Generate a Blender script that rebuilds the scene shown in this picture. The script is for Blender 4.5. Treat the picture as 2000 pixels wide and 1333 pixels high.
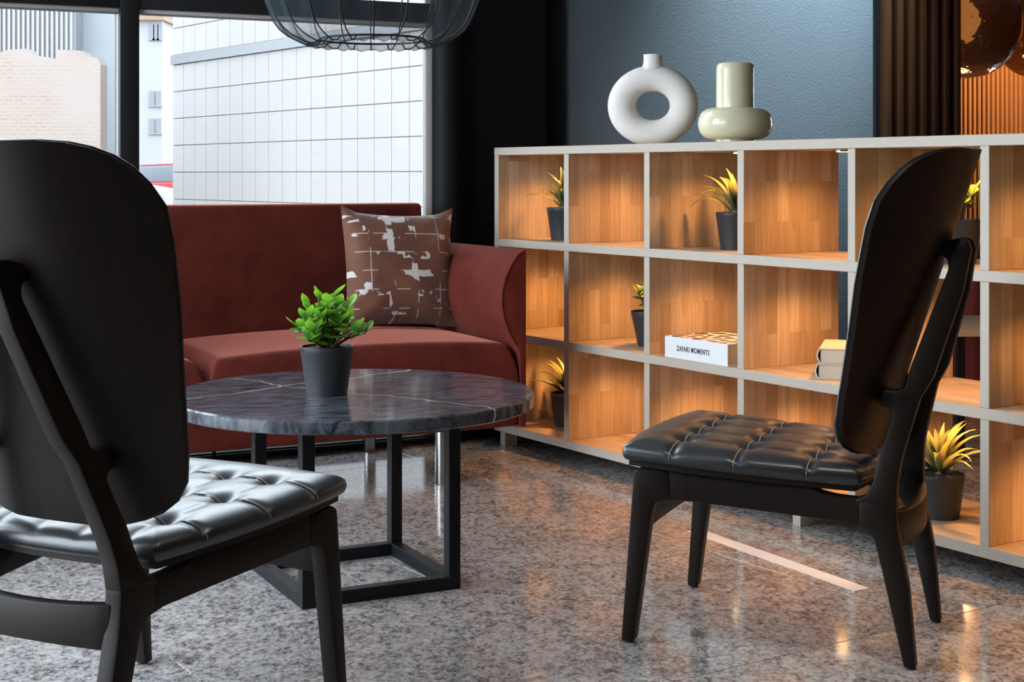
import bpy, bmesh, math, random
from mathutils import Vector, Matrix
random.seed(7)
PI = math.pi
S = bpy.context.scene
for o in list(bpy.data.objects): bpy.data.objects.remove(o)
COL = S.collection

# ------------------------------------------------------------------ camera
CAM_H = 0.95
cam = bpy.data.cameras.new('camera'); camo = bpy.data.objects.new('camera', cam); COL.objects.link(camo)
camo.location = (0, 0, CAM_H); camo.rotation_euler = (PI/2, 0, 0)
cam.sensor_width = 36; cam.lens = 36*2950/2000; cam.shift_y = -325.5/2000; cam.clip_end = 200
S.camera = camo
# ------------------------------------------------------------------ exposure and world
S.view_settings.view_transform = 'Standard'; S.view_settings.look = 'None'
S.view_settings.exposure = 0.0; S.view_settings.gamma = 1.0; S.view_settings.use_curve_mapping = False
W = bpy.data.worlds.new('overcast_sky'); S.world = W; W.use_nodes = True
bg = W.node_tree.nodes['Background']; bg.inputs[0].default_value = (0.80, 0.905, 1.0, 1); bg.inputs[1].default_value = 10.5

# plan geometry: window wall direction w, its outward normal n, bookcase axes
WD = Vector((.8945, .4472, 0)).normalized(); WN = Vector((-WD.y, WD.x, 0)); WA = math.atan2(WD.y, WD.x)
W0 = Vector((-.313, 5.42, 0))
BO = Vector((-.063, 5.338, 0)); BU = Vector((.549, -.836, 0)).normalized(); BP = Vector((-BU.y, BU.x, 0)); BA = math.atan2(BU.y, BU.x)
def wall_pt(q, d=0, z=0): return W0 + WD*q + WN*d + Vector((0, 0, z))
def light(name, kind, loc, energy, col, **kw):
    l = bpy.data.lights.new(name, kind); l.energy = energy; l.color = col
    rot = kw.pop('rot', None); parent = kw.pop('parent', None); tgt = kw.pop('target', None)
    for k, v in kw.items(): setattr(l, k, v)
    o = bpy.data.objects.new(name, l); COL.objects.link(o); o.location = loc
    if rot: o.rotation_euler = rot
    if tgt is not None: o.rotation_euler = (Vector(tgt)-Vector(loc)).to_track_quat('-Z', 'Y').to_euler()
    if parent: o.parent = parent
    return o
# sky portal on the inside of the glazing (sampling aid for the sky light through the windows)
pl = bpy.data.lights.new('window_portal', 'AREA'); pl.shape = 'RECTANGLE'; pl.size = 3.6; pl.size_y = 2.6
pl.cycles.is_portal = True
po = bpy.data.objects.new('window_portal', pl); COL.objects.link(po)
po.location = wall_pt(-1.75, .12, 1.36); po.rotation_euler = (-WN).to_track_quat('-Z', 'Y').to_euler()

LQ = -3.5   # left end of the glazing; an added, unseen glazed side wall returns from here
pl2 = bpy.data.lights.new('side_portal', 'AREA'); pl2.shape = 'RECTANGLE'; pl2.size = 3.2; pl2.size_y = 2.6; pl2.cycles.is_portal = True
po2 = bpy.data.objects.new('side_portal', pl2); COL.objects.link(po2)
po2.location = wall_pt(LQ-.12, -1.64, 1.36); po2.rotation_euler = WD.to_track_quat('-Z', 'Y').to_euler()

# ------------------------------------------------------------------ helpers
class MB:
    def __init__(s): s.v = []; s.f = []
    def add(s, V, F):
        b = len(s.v); s.v += [tuple(p) for p in V]; s.f += [tuple(i+b for i in q) for q in F]; return s
    def box(s, x0, x1, y0, y1, z0, z1):
        V = [(x, y, z) for z in (z0, z1) for y in (y0, y1) for x in (x0, x1)]
        return s.add(V, [(0,2,3,1), (4,5,7,6), (0,1,5,4), (2,6,7,3), (0,4,6,2), (1,3,7,5)])
    def prism(s, poly, h0, h1, f=lambda a, b, h: (a, b, h)):
        n = len(poly); V = [f(a, b, h0) for a, b in poly]+[f(a, b, h1) for a, b in poly]
        return s.add(V, [tuple(range(n))[::-1], tuple(range(n, 2*n))]+[(i, (i+1) % n, n+(i+1) % n, n+i) for i in range(n)])
    def lathe(s, prof, n=32, c=(0, 0, 0), fn=None):
        V = []; F = []
        for r, z in prof:
            for k in range(n):
                a = 2*PI*k/n; p = (c[0]+r*math.cos(a), c[1]+r*math.sin(a), c[2]+z); V.append(fn(p) if fn else p)
        m = len(prof)
        for j in range(m-1):
            for k in range(n):
                F.append((j*n+k, j*n+(k+1) % n, (j+1)*n+(k+1) % n, (j+1)*n+k))
        if prof[0][0] > 1e-6: F.append(tuple(range(n))[::-1])
        if prof[-1][0] > 1e-6: F.append(tuple((m-1)*n+k for k in range(n)))
        return s.add(V, F)
    def tube(s, path, r, n=8, closed=False):
        P = [Vector(p) for p in path]; m = len(P); V = []; F = []
        up = Vector((0, 0, 1)); prev = None
        for i, p in enumerate(P):
            t = (P[(i+1) % m]-P[i-1]) if closed else (P[min(i+1, m-1)]-P[max(i-1, 0)])
            t.normalize()
            a = prev if prev is not None else (up if abs(t.z) < .9 else Vector((1, 0, 0)))
            a = (a-t*a.dot(t)).normalized(); prev = a; b = t.cross(a)
            rr = r[i] if isinstance(r, (list, tuple)) else r
            for k in range(n):
                th = 2*PI*k/n; V.append(p+a*rr*math.cos(th)+b*rr*math.sin(th))
        for i in range(m if closed else m-1):
            j = (i+1) % m
            for k in range(n): F.append((i*n+k, i*n+(k+1) % n, j*n+(k+1) % n, j*n+k))
        if not closed: F += [tuple(range(n))[::-1], tuple((m-1)*n+k for k in range(n))]
        return s.add(V, F)
    def grid(s, fn, nu, nv, flip=False):
        V = [fn(i/nu, j/nv) for j in range(nv+1) for i in range(nu+1)]
        F = []
        for j in range(nv):
            for i in range(nu):
                a = j*(nu+1)+i; q = (a, a+1, a+nu+2, a+nu+1); F.append(q[::-1] if flip else q)
        return s.add(V, F)
    def mesh(s, name, mat=None, bevel=0, seg=2, smooth=True, fn=None, weld=0, ang=35):
        bm = bmesh.new(); vs = [bm.verts.new(p) for p in s.v]
        for q in s.f:
            try: bm.faces.new([vs[i] for i in q])
            except ValueError: pass
        if weld: bmesh.ops.remove_doubles(bm, verts=bm.verts, dist=weld)
        bmesh.ops.recalc_face_normals(bm, faces=bm.faces)
        if bevel:
            E = [e for e in bm.edges if len(e.link_faces) == 2 and e.calc_face_angle(0) > .45]
            bmesh.ops.bevel(bm, geom=E, offset=bevel, segments=seg, affect='EDGES', clamp_overlap=True, profile=.5)
        if fn:
            bmesh.ops.triangulate(bm, faces=[f for f in bm.faces if len(f.verts) > 4])
            for v in bm.verts: v.co = fn(v.co)
        me = bpy.data.meshes.new(name); bm.to_mesh(me); bm.free()
        if smooth:
            me.shade_smooth(); me.set_sharp_from_angle(angle=math.radians(ang))
        if mat: me.materials.append(mat)
        return me
    def build(s, name, mat, parent=None, **kw): return link(name, s.mesh(name, mat, **kw), parent)
def link(name, data, parent=None, loc=None, rot=None, scale=None):
    o = bpy.data.objects.new(name, data); COL.objects.link(o)
    if parent: o.parent = parent
    if loc is not None: o.location = loc
    if rot is not None: o.rotation_euler = rot
    if scale is not None: o.scale = scale
    return o
def tag(o, label=None, cat=None, group=None, kind=None):
    for k, v in (('label', label), ('category', cat), ('group', group), ('kind', kind)):
        if v: o[k] = v
    return o
def thing(name, label, cat, loc=(0, 0, 0), rz=0, group=None):
    return tag(link(name, None, None, loc, (0, 0, rz)), label, cat, group)
def struct(o): o['kind'] = 'structure'; return o
def copy_tree(o, parent=None):
    c = o.copy(); COL.objects.link(c); c.parent = parent
    for ch in list(o.children): copy_tree(ch, c)
    return c
def interp(tab, x):
    if x <= tab[0][0]: return tab[0][1]
    for (a, b), (c, d) in zip(tab, tab[1:]):
        if x <= c: return b+(d-b)*(x-a)/(c-a)
    return tab[-1][1]

# ------------------------------------------------------------------ materials
class NT:
    def __init__(s, name):
        s.m = bpy.data.materials.new(name); s.m.use_nodes = True; s.t = s.m.node_tree; s.n = s.t.nodes; s.b = s.n['Principled BSDF']; s.out = s.n['Material Output']
    def new(s, typ, **kw):
        n = s.n.new(typ)
        for k, v in kw.items():
            if k.startswith('i_'):
                key = k[2:]; n.inputs[int(key) if key.isdigit() else key.replace('_', ' ')].default_value = v
            else: setattr(n, k, v)
        return n
    def l(s, a, b): s.t.links.new(a, b)
    def set(s, **kw):
        for k, v in kw.items(): s.b.inputs[k.replace('_', ' ')].default_value = v
    def coord(s, kind='Object', scale=(1, 1, 1), rot=(0, 0, 0), loc=(0, 0, 0)):
        c = s.new('ShaderNodeNewGeometry').outputs['Position'] if kind == 'World' else s.new('ShaderNodeTexCoord').outputs[kind]
        mp = s.new('ShaderNodeMapping'); mp.inputs['Scale'].default_value = scale; mp.inputs['Rotation'].default_value = rot; mp.inputs['Location'].default_value = loc
        s.l(c, mp.inputs[0]); return mp.outputs[0]
    def noise(s, vec, scale, detail=4, rough=.55, dist=0):
        n = s.new('ShaderNodeTexNoise'); s.l(vec, n.inputs['Vector'])
        n.inputs['Scale'].default_value = scale; n.inputs['Detail'].default_value = detail; n.inputs['Roughness'].default_value = rough; n.inputs['Distortion'].default_value = dist
        return n.outputs['Fac']
    def ramp(s, fac, stops):
        r = s.new('ShaderNodeValToRGB'); s.l(fac, r.inputs[0]); e = r.color_ramp.elements
        while len(e) < len(stops): e.new(.5)
        for k, (p, c) in enumerate(stops):
            e[k].position = p; e[k].color = (c, c, c, 1) if isinstance(c, (int, float)) else (*c, 1)
        return r.outputs[0]
    def mix(s, fac, a, b, mode='MIX'):
        m = s.new('ShaderNodeMix', data_type='RGBA', blend_type=mode)
        for sock, val in ((m.inputs[0], fac), (m.inputs[6], a), (m.inputs[7], b)):
            if hasattr(val, 'default_value') or hasattr(val, 'links'): s.l(val, sock)
            else: sock.default_value = val if isinstance(val, (int, float)) else (*val, 1)
        return m.outputs[2]
    def math(s, op, a, b=0.0, c=None):
        m = s.new('ShaderNodeMath', operation=op)
        for i, val in enumerate((a, b, c)):
            if val is None: continue
            if isinstance(val, (int, float)): m.inputs[i].default_value = val
            else: s.l(val, m.inputs[i])
        return m.outputs[0]
    def bump(s, h, strength=.2, dist=.01):
        b = s.new('ShaderNodeBump'); b.inputs['Strength'].default_value = strength; b.inputs['Distance'].default_value = dist
        s.l(h, b.inputs['Height']); s.l(b.outputs[0], s.b.inputs['Normal'])
    def col(s, c):
        if isinstance(c, tuple): s.b.inputs['Base Color'].default_value = (*c, 1)
        else: s.l(c, s.b.inputs['Base Color'])
def plain(name, c, rough=.5, metal=0, var=.08, scale=30, bump=0, spec=.5):
    t = NT(name); v = t.noise(t.coord(), scale)
    t.col(t.mix(t.math('MULTIPLY', v, var*2), tuple(x*(1-var*.5) for x in c), tuple(min(1, x*(1+var)+.002) for x in c)))
    t.set(Roughness=rough, Metallic=metal, Specular_IOR_Level=spec)
    if bump: t.bump(t.noise(t.coord(), scale*4), bump, .004)
    return t.m
def oak(name, vert):
    t = NT(name)
    # staves of the laminated board: length along z (uprights) or x (shelves)
    rot = (0, -PI/2, 0) if vert else (0, 0, 0)
    c0 = t.new('ShaderNodeTexCoord').outputs['Object']
    sep = t.new('ShaderNodeSeparateXYZ'); t.l(c0, sep.inputs[0])
    cmb = t.new('ShaderNodeCombineXYZ'); rnd = t.new('ShaderNodeObjectInfo').outputs['Random']
    t.l(t.math('ADD', sep.outputs[2 if vert else 0], t.math('MULTIPLY', rnd, 7.3)), cmb.inputs[0]); t.l(sep.outputs[1], cmb.inputs[1]); t.l(rnd, cmb.inputs[2])
    br = t.new('ShaderNodeTexBrick'); t.l(cmb.outputs[0], br.inputs['Vector'])
    br.offset = .37; br.offset_frequency = 3; br.squash = 1
    for k, v in (('Color1', (.36, .36, .36, 1)), ('Color2', (.75, .75, .75, 1)), ('Mortar', (.3, .3, .3, 1)), ('Scale', 1), ('Mortar Size', .0004), ('Bias', .1), ('Brick Width', .31), ('Row Height', .043)): br.inputs[k].default_value = v
    mp = t.new('ShaderNodeMapping'); t.l(cmb.outputs[0], mp.inputs[0]); mp.inputs['Scale'].default_value = (4, 62, 30)
    vm = t.new('ShaderNodeVectorMath', operation='ADD'); t.l(mp.outputs[0], vm.inputs[0])
    sc = t.new('ShaderNodeVectorMath', operation='SCALE'); t.l(br.outputs['Color'], sc.inputs[0]); sc.inputs['Scale'].default_value = 23.0; t.l(sc.outputs[0], vm.inputs[1])
    g = t.noise(vm.outputs[0], 1.0, 5, .6, .8)
    base = t.mix(t.ramp(br.outputs['Color'], [(.36, 0.), (.75, 1.)]), (.40, .28, .165), (.68, .545, .385))
    c = t.mix(t.ramp(g, [(.40, .0), (.72, .62)]), base, (.33, .22, .125))
    t.col(c); t.set(Roughness=.48, Specular_IOR_Level=.4); t.bump(g, .12, .002)
    return t.m
def granite():
    t = NT('polished_granite')
    # streaky dark flecks on pale grey, elongated like the stone's grain
    p = t.new('ShaderNodeNewGeometry').outputs['Position']
    rnd = t.new('ShaderNodeObjectInfo').outputs['Random']
    cmb = t.new('ShaderNodeCombineXYZ'); t.l(t.math('MULTIPLY', rnd, 40), cmb.inputs[2])
    ad = t.new('ShaderNodeVectorMath', operation='ADD'); t.l(p, ad.inputs[0]); t.l(cmb.outputs[0], ad.inputs[1])
    mp = t.new('ShaderNodeMapping'); t.l(ad.outputs[0], mp.inputs[0]); mp.inputs['Scale'].default_value = (1.0, .75, 1)
    v = mp.outputs[0]
    a = t.noise(v, 95, 5, .72, .6); b = t.noise(v, 34, 4, .65, .9); c = t.noise(v, 6, 3, .5)
    m = t.math('ADD', t.math('MULTIPLY', a, .62), t.math('MULTIPLY', b, .38))
    m = t.math('ADD', m, t.math('MULTIPLY', t.math('SUBTRACT', c, .5), .10))
    fleck = t.ramp(m, [(.37, (.06, .058, .06)), (.445, (.19, .182, .18)), (.505, (.38, .366, .36)), (.60, (.54, .525, .515))])
    warm = t.mix(t.ramp(t.noise(v, 60, 3), [(.5, 0.), (.7, .5)]), fleck, (.36, .25, .22), 'MIX')
    t.col(t.mix(.35, fleck, warm)); t.set(Roughness=.11, Specular_IOR_Level=.6)
    return t.m
def marble():
    t = NT('dark_veined_marble')
    v = t.coord(); n = t.noise(v, 5, 6, .65, 1.5); fine = t.noise(t.coord(scale=(1, 3.0, 1), rot=(0, 0, .5)), 16, 6, .7, .6)
    base = t.mix(t.ramp(fine, [(.40, 0.), (.62, 1.)]), (.014, .017, .023), (.105, .113, .135))
    base = t.mix(t.ramp(n, [(.45, 0.), (.8, .6)]), base, (.13, .135, .155))
    def vein(rot, sc, off, w, st):
        d = t.noise(v, 2.6, 4, .6)
        mp = t.coord(rot=(0, 0, rot), loc=(off, 0, 0)); sx = t.new('ShaderNodeSeparateXYZ'); t.l(mp, sx.inputs[0])
        x = t.math('ADD', sx.outputs[0], t.math('MULTIPLY', t.math('SUBTRACT', d, .5), .24))
        x = t.math('PINGPONG', x, sc); thick = t.math('MULTIPLY', t.noise(v, 7, 2), w)
        return t.math('MULTIPLY', t.math('LESS_THAN', x, thick), st)
    vv = t.math('MAXIMUM', vein(1.2, .34, .20, .0066, .9), vein(-.5, .62, .02, .0050, .8))
    vv = t.math('MAXIMUM', vv, vein(.15, .27, .05, .0020, .35))
    t.col(t.mix(vv, base, (.66, .62, .55))); t.set(Roughness=.11, Specular_IOR_Level=.6)
    return t.m
def velvet():
    t = NT('rust_velvet'); n = t.noise(t.coord('World'), 9, 5, .6); n2 = t.noise(t.coord('World'), 160, 2)
    c = t.mix(t.ramp(n, [(.3, 0.), (.75, 1.)]), (.085, .0125, .008), (.150, .026, .017)); t.col(c)
    t.set(Roughness=.85, Specular_IOR_Level=.15, Sheen_Weight=.75, Sheen_Roughness=.35, Sheen_Tint=(.95, .33, .24, 1)); t.bump(n2, .12, .003); return t.m
def leather():
    t = NT('black_leather'); n = t.noise(t.coord(), 420, 3); t.col(t.mix(n, (.011, .0125, .015), (.018, .020, .023)))
    t.set(Roughness=.36, Specular_IOR_Level=.7, Coat_Weight=.2, Coat_Roughness=.28); t.bump(n, .10, .002); return t.m
def darkwood(name, c0=(.010, .006, .0045), c1=(.026, .015, .010), rough=.4, sc=(40, 40, 4)):
    t = NT(name); g = t.noise(t.coord(scale=sc), 1.5, 5, .6, .6); t.col(t.mix(g, c0, c1)); t.set(Roughness=rough, Specular_IOR_Level=.2); return t.m
def pillowmat():
    t = NT('hide_patchwork'); uv = t.coord('UV')
    d = t.new('ShaderNodeTexNoise'); t.l(uv, d.inputs['Vector']); d.inputs['Scale'].default_value = 9; d.inputs['Detail'].default_value = 5
    br = t.new('ShaderNodeTexBrick'); br.offset = .0; t.l(uv, br.inputs['Vector'])
    for k, v in (('Color1', (.55, .55, .55, 1)), ('Color2', (.8, .8, .8, 1)), ('Mortar', (0, 0, 0, 1)), ('Scale', 1), ('Mortar Size', .004), ('Brick Width', .2), ('Row Height', .155)): br.inputs[k].default_value = v
    br2 = t.new('ShaderNodeTexBrick'); br2.offset = .0
    ad = t.new('ShaderNodeVectorMath', operation='ADD'); t.l(uv, ad.inputs[0]); sc = t.new('ShaderNodeVectorMath', operation='SCALE'); t.l(d.outputs['Color'], sc.inputs[0]); sc.inputs['Scale'].default_value = .05; t.l(sc.outputs[0], ad.inputs[1]); t.l(ad.outputs[0], br2.inputs['Vector'])
    for k, v in (('Color1', (0, 0, 0, 1)), ('Color2', (0, 0, 0, 1)), ('Mortar', (1, 1, 1, 1)), ('Scale', 1), ('Mortar Size', .028), ('Mortar Smooth', .0), ('Brick Width', .2), ('Row Height', .155)): br2.inputs[k].default_value = v
    gate = t.ramp(t.noise(uv, 3.4, 3, .6), [(.53, 0.), (.545, 1.)])
    thin = t.math('MULTIPLY', br.outputs['Fac'], t.ramp(t.noise(uv, 7, 1), [(.5, 0.), (.52, .7)]))
    mask = t.math('MAXIMUM', t.math('MULTIPLY', br2.outputs['Color'], gate), thin)
    hair = t.noise(t.coord('UV', scale=(20, 190, 1)), 1, 4, .6)
    brown = t.mix(hair, (.155, .052, .026), (.30, .120, .066)); brown = t.mix(t.ramp(t.noise(uv, 2.2, 3), [(.4, .55), (.65, 0.)]), brown, (.085, .026, .016))
    t.col(t.mix(mask, brown, (.74, .70, .66))); t.set(Roughness=.75, Sheen_Weight=.3); t.bump(br.outputs['Fac'], .3, -.004); return t.m
def leafmat(name, base, tip, rough=.38, trans=.35):
    t = NT(name); sx = t.new('ShaderNodeSeparateXYZ'); t.l(t.coord('UV'), sx.inputs[0])
    rnd = t.new('ShaderNodeObjectInfo').outputs['Random']
    f = t.math('ADD', sx.outputs[1], t.math('MULTIPLY', t.math('SUBTRACT', rnd, .5), .7))
    c = t.mix(t.ramp(f, [(.12, 0.), (.85, 1.)]), base, tip); t.col(c); t.set(Roughness=rough, Specular_IOR_Level=.5)
    tr = t.new('ShaderNodeBsdfTranslucent'); t.l(c, tr.inputs[0]); mx = t.new('ShaderNodeMixShader'); mx.inputs[0].default_value = trans
    t.l(t.b.outputs[0], mx.inputs[1]); t.l(tr.outputs[0], mx.inputs[2]); t.l(mx.outputs[0], t.out.inputs[0]); return t.m
def emit(name, c, st):
    t = NT(name); e = t.new('ShaderNodeEmission'); e.inputs[0].default_value = (*c, 1); e.inputs[1].default_value = st; t.l(e.outputs[0], t.out.inputs[0]); return t.m
def glassmat(name, tint=(1, 1, 1)):
    t = NT(name); tr = t.new('ShaderNodeBsdfTransparent'); tr.inputs[0].default_value = (*tint, 1); gl = t.new('ShaderNodeBsdfGlossy'); gl.inputs['Roughness'].default_value = .02
    fr = t.new('ShaderNodeFresnel'); fr.inputs[0].default_value = 1.25; mx = t.new('ShaderNodeMixShader')
    t.l(fr.outputs[0], mx.inputs[0]); t.l(tr.outputs[0], mx.inputs[1]); t.l(gl.outputs[0], mx.inputs[2]); t.l(mx.outputs[0], t.out.inputs[0]); return t.m
def sheer():
    t = NT('sheer_black_fabric'); tr = t.new('ShaderNodeBsdfTransparent'); df = t.new('ShaderNodeBsdfDiffuse'); df.inputs[0].default_value = (.06, .075, .085, 1)
    lw = t.new('ShaderNodeLayerWeight'); lw.inputs[0].default_value = .45; f = t.ramp(lw.outputs['Facing'], [(0., .20), (.6, .40), (1., .9)])
    mx = t.new('ShaderNodeMixShader'); t.l(f, mx.inputs[0]); t.l(tr.outputs[0], mx.inputs[1]); t.l(df.outputs[0], mx.inputs[2]); t.l(mx.outputs[0], t.out.inputs[0]); return t.m
def bluewall():
    t = NT('blue_grey_plaster'); t.col(t.mix(t.noise(t.coord(), 3), (.150, .205, .240), (.175, .232, .268))); t.set(Roughness=.5, Specular_IOR_Level=.4)
    t.bump(t.noise(t.coord(), 130, 3, .5), .38, .010); return t.m
def brickmat():
    t = NT('weathered_brick'); br = t.new('ShaderNodeTexBrick'); t.l(t.coord(scale=(1, 1, 1), rot=(PI/2, 0, 0)), br.inputs['Vector'])
    for k, v in (('Color1', (.34, .235, .185, 1)), ('Color2', (.38, .29, .235, 1)), ('Mortar', (.38, .31, .265, 1)), ('Scale', 1), ('Mortar Size', .02), ('Brick Width', .16), ('Row Height', .06)): br.inputs[k].default_value = v
    t.col(t.mix(t.ramp(t.noise(t.coord(), .9, 5), [(.4, 0.), (.65, .75)]), br.outputs['Color'], (.39, .335, .30))); t.set(Roughness=.9); return t.m

M = dict(oakedge=plain('pale_oak_edge', (.48, .412, .345), .5, var=.2, scale=45), paleframe=plain('pale_painted_bead', (.52, .50, .47), .5), oakv=oak('oak_upright', True), oakh=oak('oak_shelf', False), granite=granite(), marble=marble(), velvet=velvet(), leather=leather(),
    wood=darkwood('dark_stained_ply', (.006, .0034, .0025), (.0165, .0095, .0065), .46), slat=darkwood('walnut_slat', (.045, .020, .009), (.10, .045, .02), .45, (60, 60, 3)), slat2=darkwood('oak_slat', (.34, .14, .045), (.56, .26, .09), .5, (60, 60, 3)),
    blackmetal=plain('black_steel', (.008, .0085, .010), .45, spec=.22), black=plain('black_paint', (.007, .0075, .009), .6, spec=.2), frame=plain('black_window_frame', (.012, .013, .015), .5, spec=.3),
    pot=plain('charcoal_plastic', (.022, .024, .028), .48), soil=plain('soil', (.018, .013, .010), .95, var=.9, scale=240, bump=1.0), chrome=plain('brushed_steel', (.42, .42, .42), .22, 1),
    white=plain('matte_ceramic', (.88, .82, .77), .75, bump=.25, scale=60), cream=plain('glossy_cream_glaze', (.78, .72, .50), .12), pillow=pillowmat(),
    stitch=plain('pale_thread', (.55, .48, .42), .8), bluewall=bluewall(), glass=glassmat('tinted_window_glass', (.68, .685, .69)), clearglass=glassmat('clear_window_glass', (.985, .99, .99)), sheer=sheer(), glide=plain('rubber_glide', (.01, .01, .01), .6),
    jade=leafmat('jade_leaf', (.05, .17, .025), (.26, .56, .035), .3, .45), agave=leafmat('agave_leaf', (.022, .055, .035), (.50, .46, .12), .45, .3), bushy=leafmat('bushy_leaf', (.05, .13, .02), (.40, .52, .10), .4, .4),
    stem=plain('brown_stem', (.12, .085, .035), .7), paper=plain('book_pages', (.62, .54, .45), .8), cover=plain('white_cloth_cover', (.74, .74, .75), .6), beige=plain('beige_cover', (.66, .55, .43), .6), greyc=plain('grey_cloth_cover', (.20, .18, .185), .7), ink=plain('black_ink', (.012, .012, .014), .6),
    plaster=plain('white_plaster', (.62, .62, .60), .8), ceil=plain('pale_ceiling_paint', (.55, .55, .56), .8), warmlens=emit('warm_led_lens', (1, .72, .42), 14), slab=plain('pale_floor_strip', (.86, .87, .88), .55),
    tile=plain('white_facade_panel', (.39, .365, .345), .5, var=.03), grout=plain('grey_joint', (.29, .285, .28), .8), ledge=plain('concrete_ledge', (.28, .285, .29), .8), brick=brickmat(), clad=plain('pale_cladding', (.32, .34, .36), .6), clad2=plain('grey_blue_render', (.36, .385, .41), .7), asphalt=plain('pale_pavement', (.25, .25, .25), .9), farwall=plain('far_render', (.38, .37, .365), .8), rust=plain('tile_roof', (.33, .22, .15), .8), winglass=plain('dark_glazing', (.20, .22, .24), .2),
    redcar=plain('red_car_paint', (.55, .06, .06), .25), tyre=plain('tyre', (.05, .05, .05), .8), woodtop=plain('pale_wood_top', (.55, .40, .26), .5), darkred=plain('dark_red_fabric', (.16, .018, .016), .85))
tt = NT('amber_glass'); tt.col((.36, .12, .03)); tt.set(Roughness=.06, Transmission_Weight=.35, Metallic=.0, IOR=1.45, Specular_IOR_Level=.9, Coat_Weight=.6); tt.bump(tt.noise(tt.coord(), 16, 2), .5, .03); M['amber'] = tt.m
tt = NT('hide_print'); vo = tt.new('ShaderNodeTexVoronoi', feature='DISTANCE_TO_EDGE'); tt.l(tt.coord(), vo.inputs['Vector']); vo.inputs['Scale'].default_value = 21
tt.col(tt.mix(tt.math('GREATER_THAN', vo.outputs['Distance'], .11), (.72, .68, .62), (.10, .065, .045))); tt.set(Roughness=.5); M['print'] = tt.m

# ================================================================== SETTING
# ---- granite slab floor, grid parallel to the bookcase
fl = struct(MB().box(-9, 9, -5, 14, -.08, -.021).build('floor', M['grout'] if False else M['black']))
TS = .72; ref = Vector((-.725, 3.047, 0)); g0p = ref.dot(BP) % TS; g0u = Vector((.677, 3.073, 0)).dot(BU) % TS
tile_me = MB().box(.0008, TS-.0008, .0008, TS-.0008, -.0205, 0).mesh('floor_tile', M['granite'], bevel=.0007, seg=1)
spots = []
for i in range(-14, 16):
    for j in range(-6, 18):
        o = BU*(g0u+i*TS)+BP*(g0p+j*TS); c = o+BU*TS/2+BP*TS/2
        if (c-W0).dot(WN) > .05+(.9 if c.x > .6 else 0) + (3.6 if c.x > 2.2 else 0): continue
        if c.y < -1.6 or abs(c.x) > 4.6 or c.y > 9.4: continue
        spots.append((0 if abs(c.x) < .6+.34*max(c.y, 0) and c.y > 1 else 1, (c-Vector((0, 3.5, 0))).length, o))
spots.sort(key=lambda q: q[:2])
for _, _, o in spots[:290]: link('floor_tile', tile_me, fl, o, (0, 0, BA))
rest = MB()
for _, _, o in spots[290:]:
    a = [o+BU*x+BP*y for x, y in ((0, 0), (TS-.0016, 0), (TS-.0016, TS-.0016), (0, TS-.0016))]
    rest.add(a+[p-Vector((0, 0, .0205)) for p in a], [(0, 1, 2, 3), (7, 6, 5, 4), (0, 4, 5, 1), (1, 5, 6, 2), (2, 6, 7, 3), (3, 7, 4, 0)])
if rest.v: tag(rest.build('outlying_tiles', M['granite'], fl), kind='stuff')
# thin pale strip running parallel to the bookcase
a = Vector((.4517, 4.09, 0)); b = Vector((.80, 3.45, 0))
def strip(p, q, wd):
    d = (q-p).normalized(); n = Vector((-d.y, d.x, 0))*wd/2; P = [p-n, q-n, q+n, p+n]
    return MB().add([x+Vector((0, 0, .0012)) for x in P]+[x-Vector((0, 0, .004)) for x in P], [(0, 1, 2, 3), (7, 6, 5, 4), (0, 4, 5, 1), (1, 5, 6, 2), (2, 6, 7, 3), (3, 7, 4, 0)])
link('pale_strip', strip(a+(b-a)*.10, b, .046).mesh('pale_strip', M['slab']), fl)

def wbox(q0, q1, d0, d1, z0, z1, name, mat, parent=None, **kw):
    P = lambda v: W0+WD*v[0]+WN*v[1]+Vector((0, 0, v[2]))
    return MB().box(q0, q1, d0, d1, z0, z1).build(name, mat, parent, fn=lambda c: P(c), **kw)
CZ = 2.75
cp = [wall_pt(q, d) for q, d in ((LQ-.15, .14), (LQ-.15, -9), (9, -12), (9, 3.1), (2.42, 3.1), (2.42, .27), (.14, .27), (.14, .14))]
struct(MB().prism([(p.x, p.y) for p in cp], CZ, CZ+.12).build('ceiling', M['ceil']))
# ---- window wall: black steel frames with glass down to the floor, panes on both sides of each mullion
mull = [0.03, -1.06, -2.28, LQ]
FW = .031
for k in range(3):
    r, l = mull[k], mull[k+1]
    win = struct(link('window_%d' % (k+1), None, None, wall_pt((l+r)/2, 0, 0), (0, 0, WA)))
    hw = (r-l)/2
    MB().box(-hw-FW, -hw+FW, -.045, .045, 0, CZ).build('mullion', M['frame'], win, bevel=.003)
    if k == 0: MB().box(hw-.034, hw+.004, -.016, .014, 0, CZ).build('jamb', M['paleframe'], win, bevel=.003)
    MB().box(-hw+FW, hw-FW*(.7 if k == 0 else 1), -.04, .04, 1.492, 1.56).build('transom', M['frame'], win, bevel=.003)
    MB().box(-hw+FW, hw-FW*(.7 if k == 0 else 1), -.028, .045, 1.478, 1.4915).build('glazing_bead', M['paleframe'], win, bevel=.002)
    MB().box(-hw+FW, hw-FW*(.7 if k == 0 else 1), -.04, .04, 0, .05).build('bottom_rail', M['frame'], win, bevel=.003)
    MB().box(-hw+FW, hw-FW*(.7 if k == 0 else 1), -.04, .04, CZ-.06, CZ).build('head_rail', M['frame'], win, bevel=.003)
    for z0, z1 in ((.05, 1.478), (1.56, CZ-.06)):
        MB().box(-hw+FW, hw-FW*(.7 if k == 0 else 1), -.004, .004, z0, z1).build('pane', M['glass'] if z0 < 1 else M['clearglass'], win, smooth=False)
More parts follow.
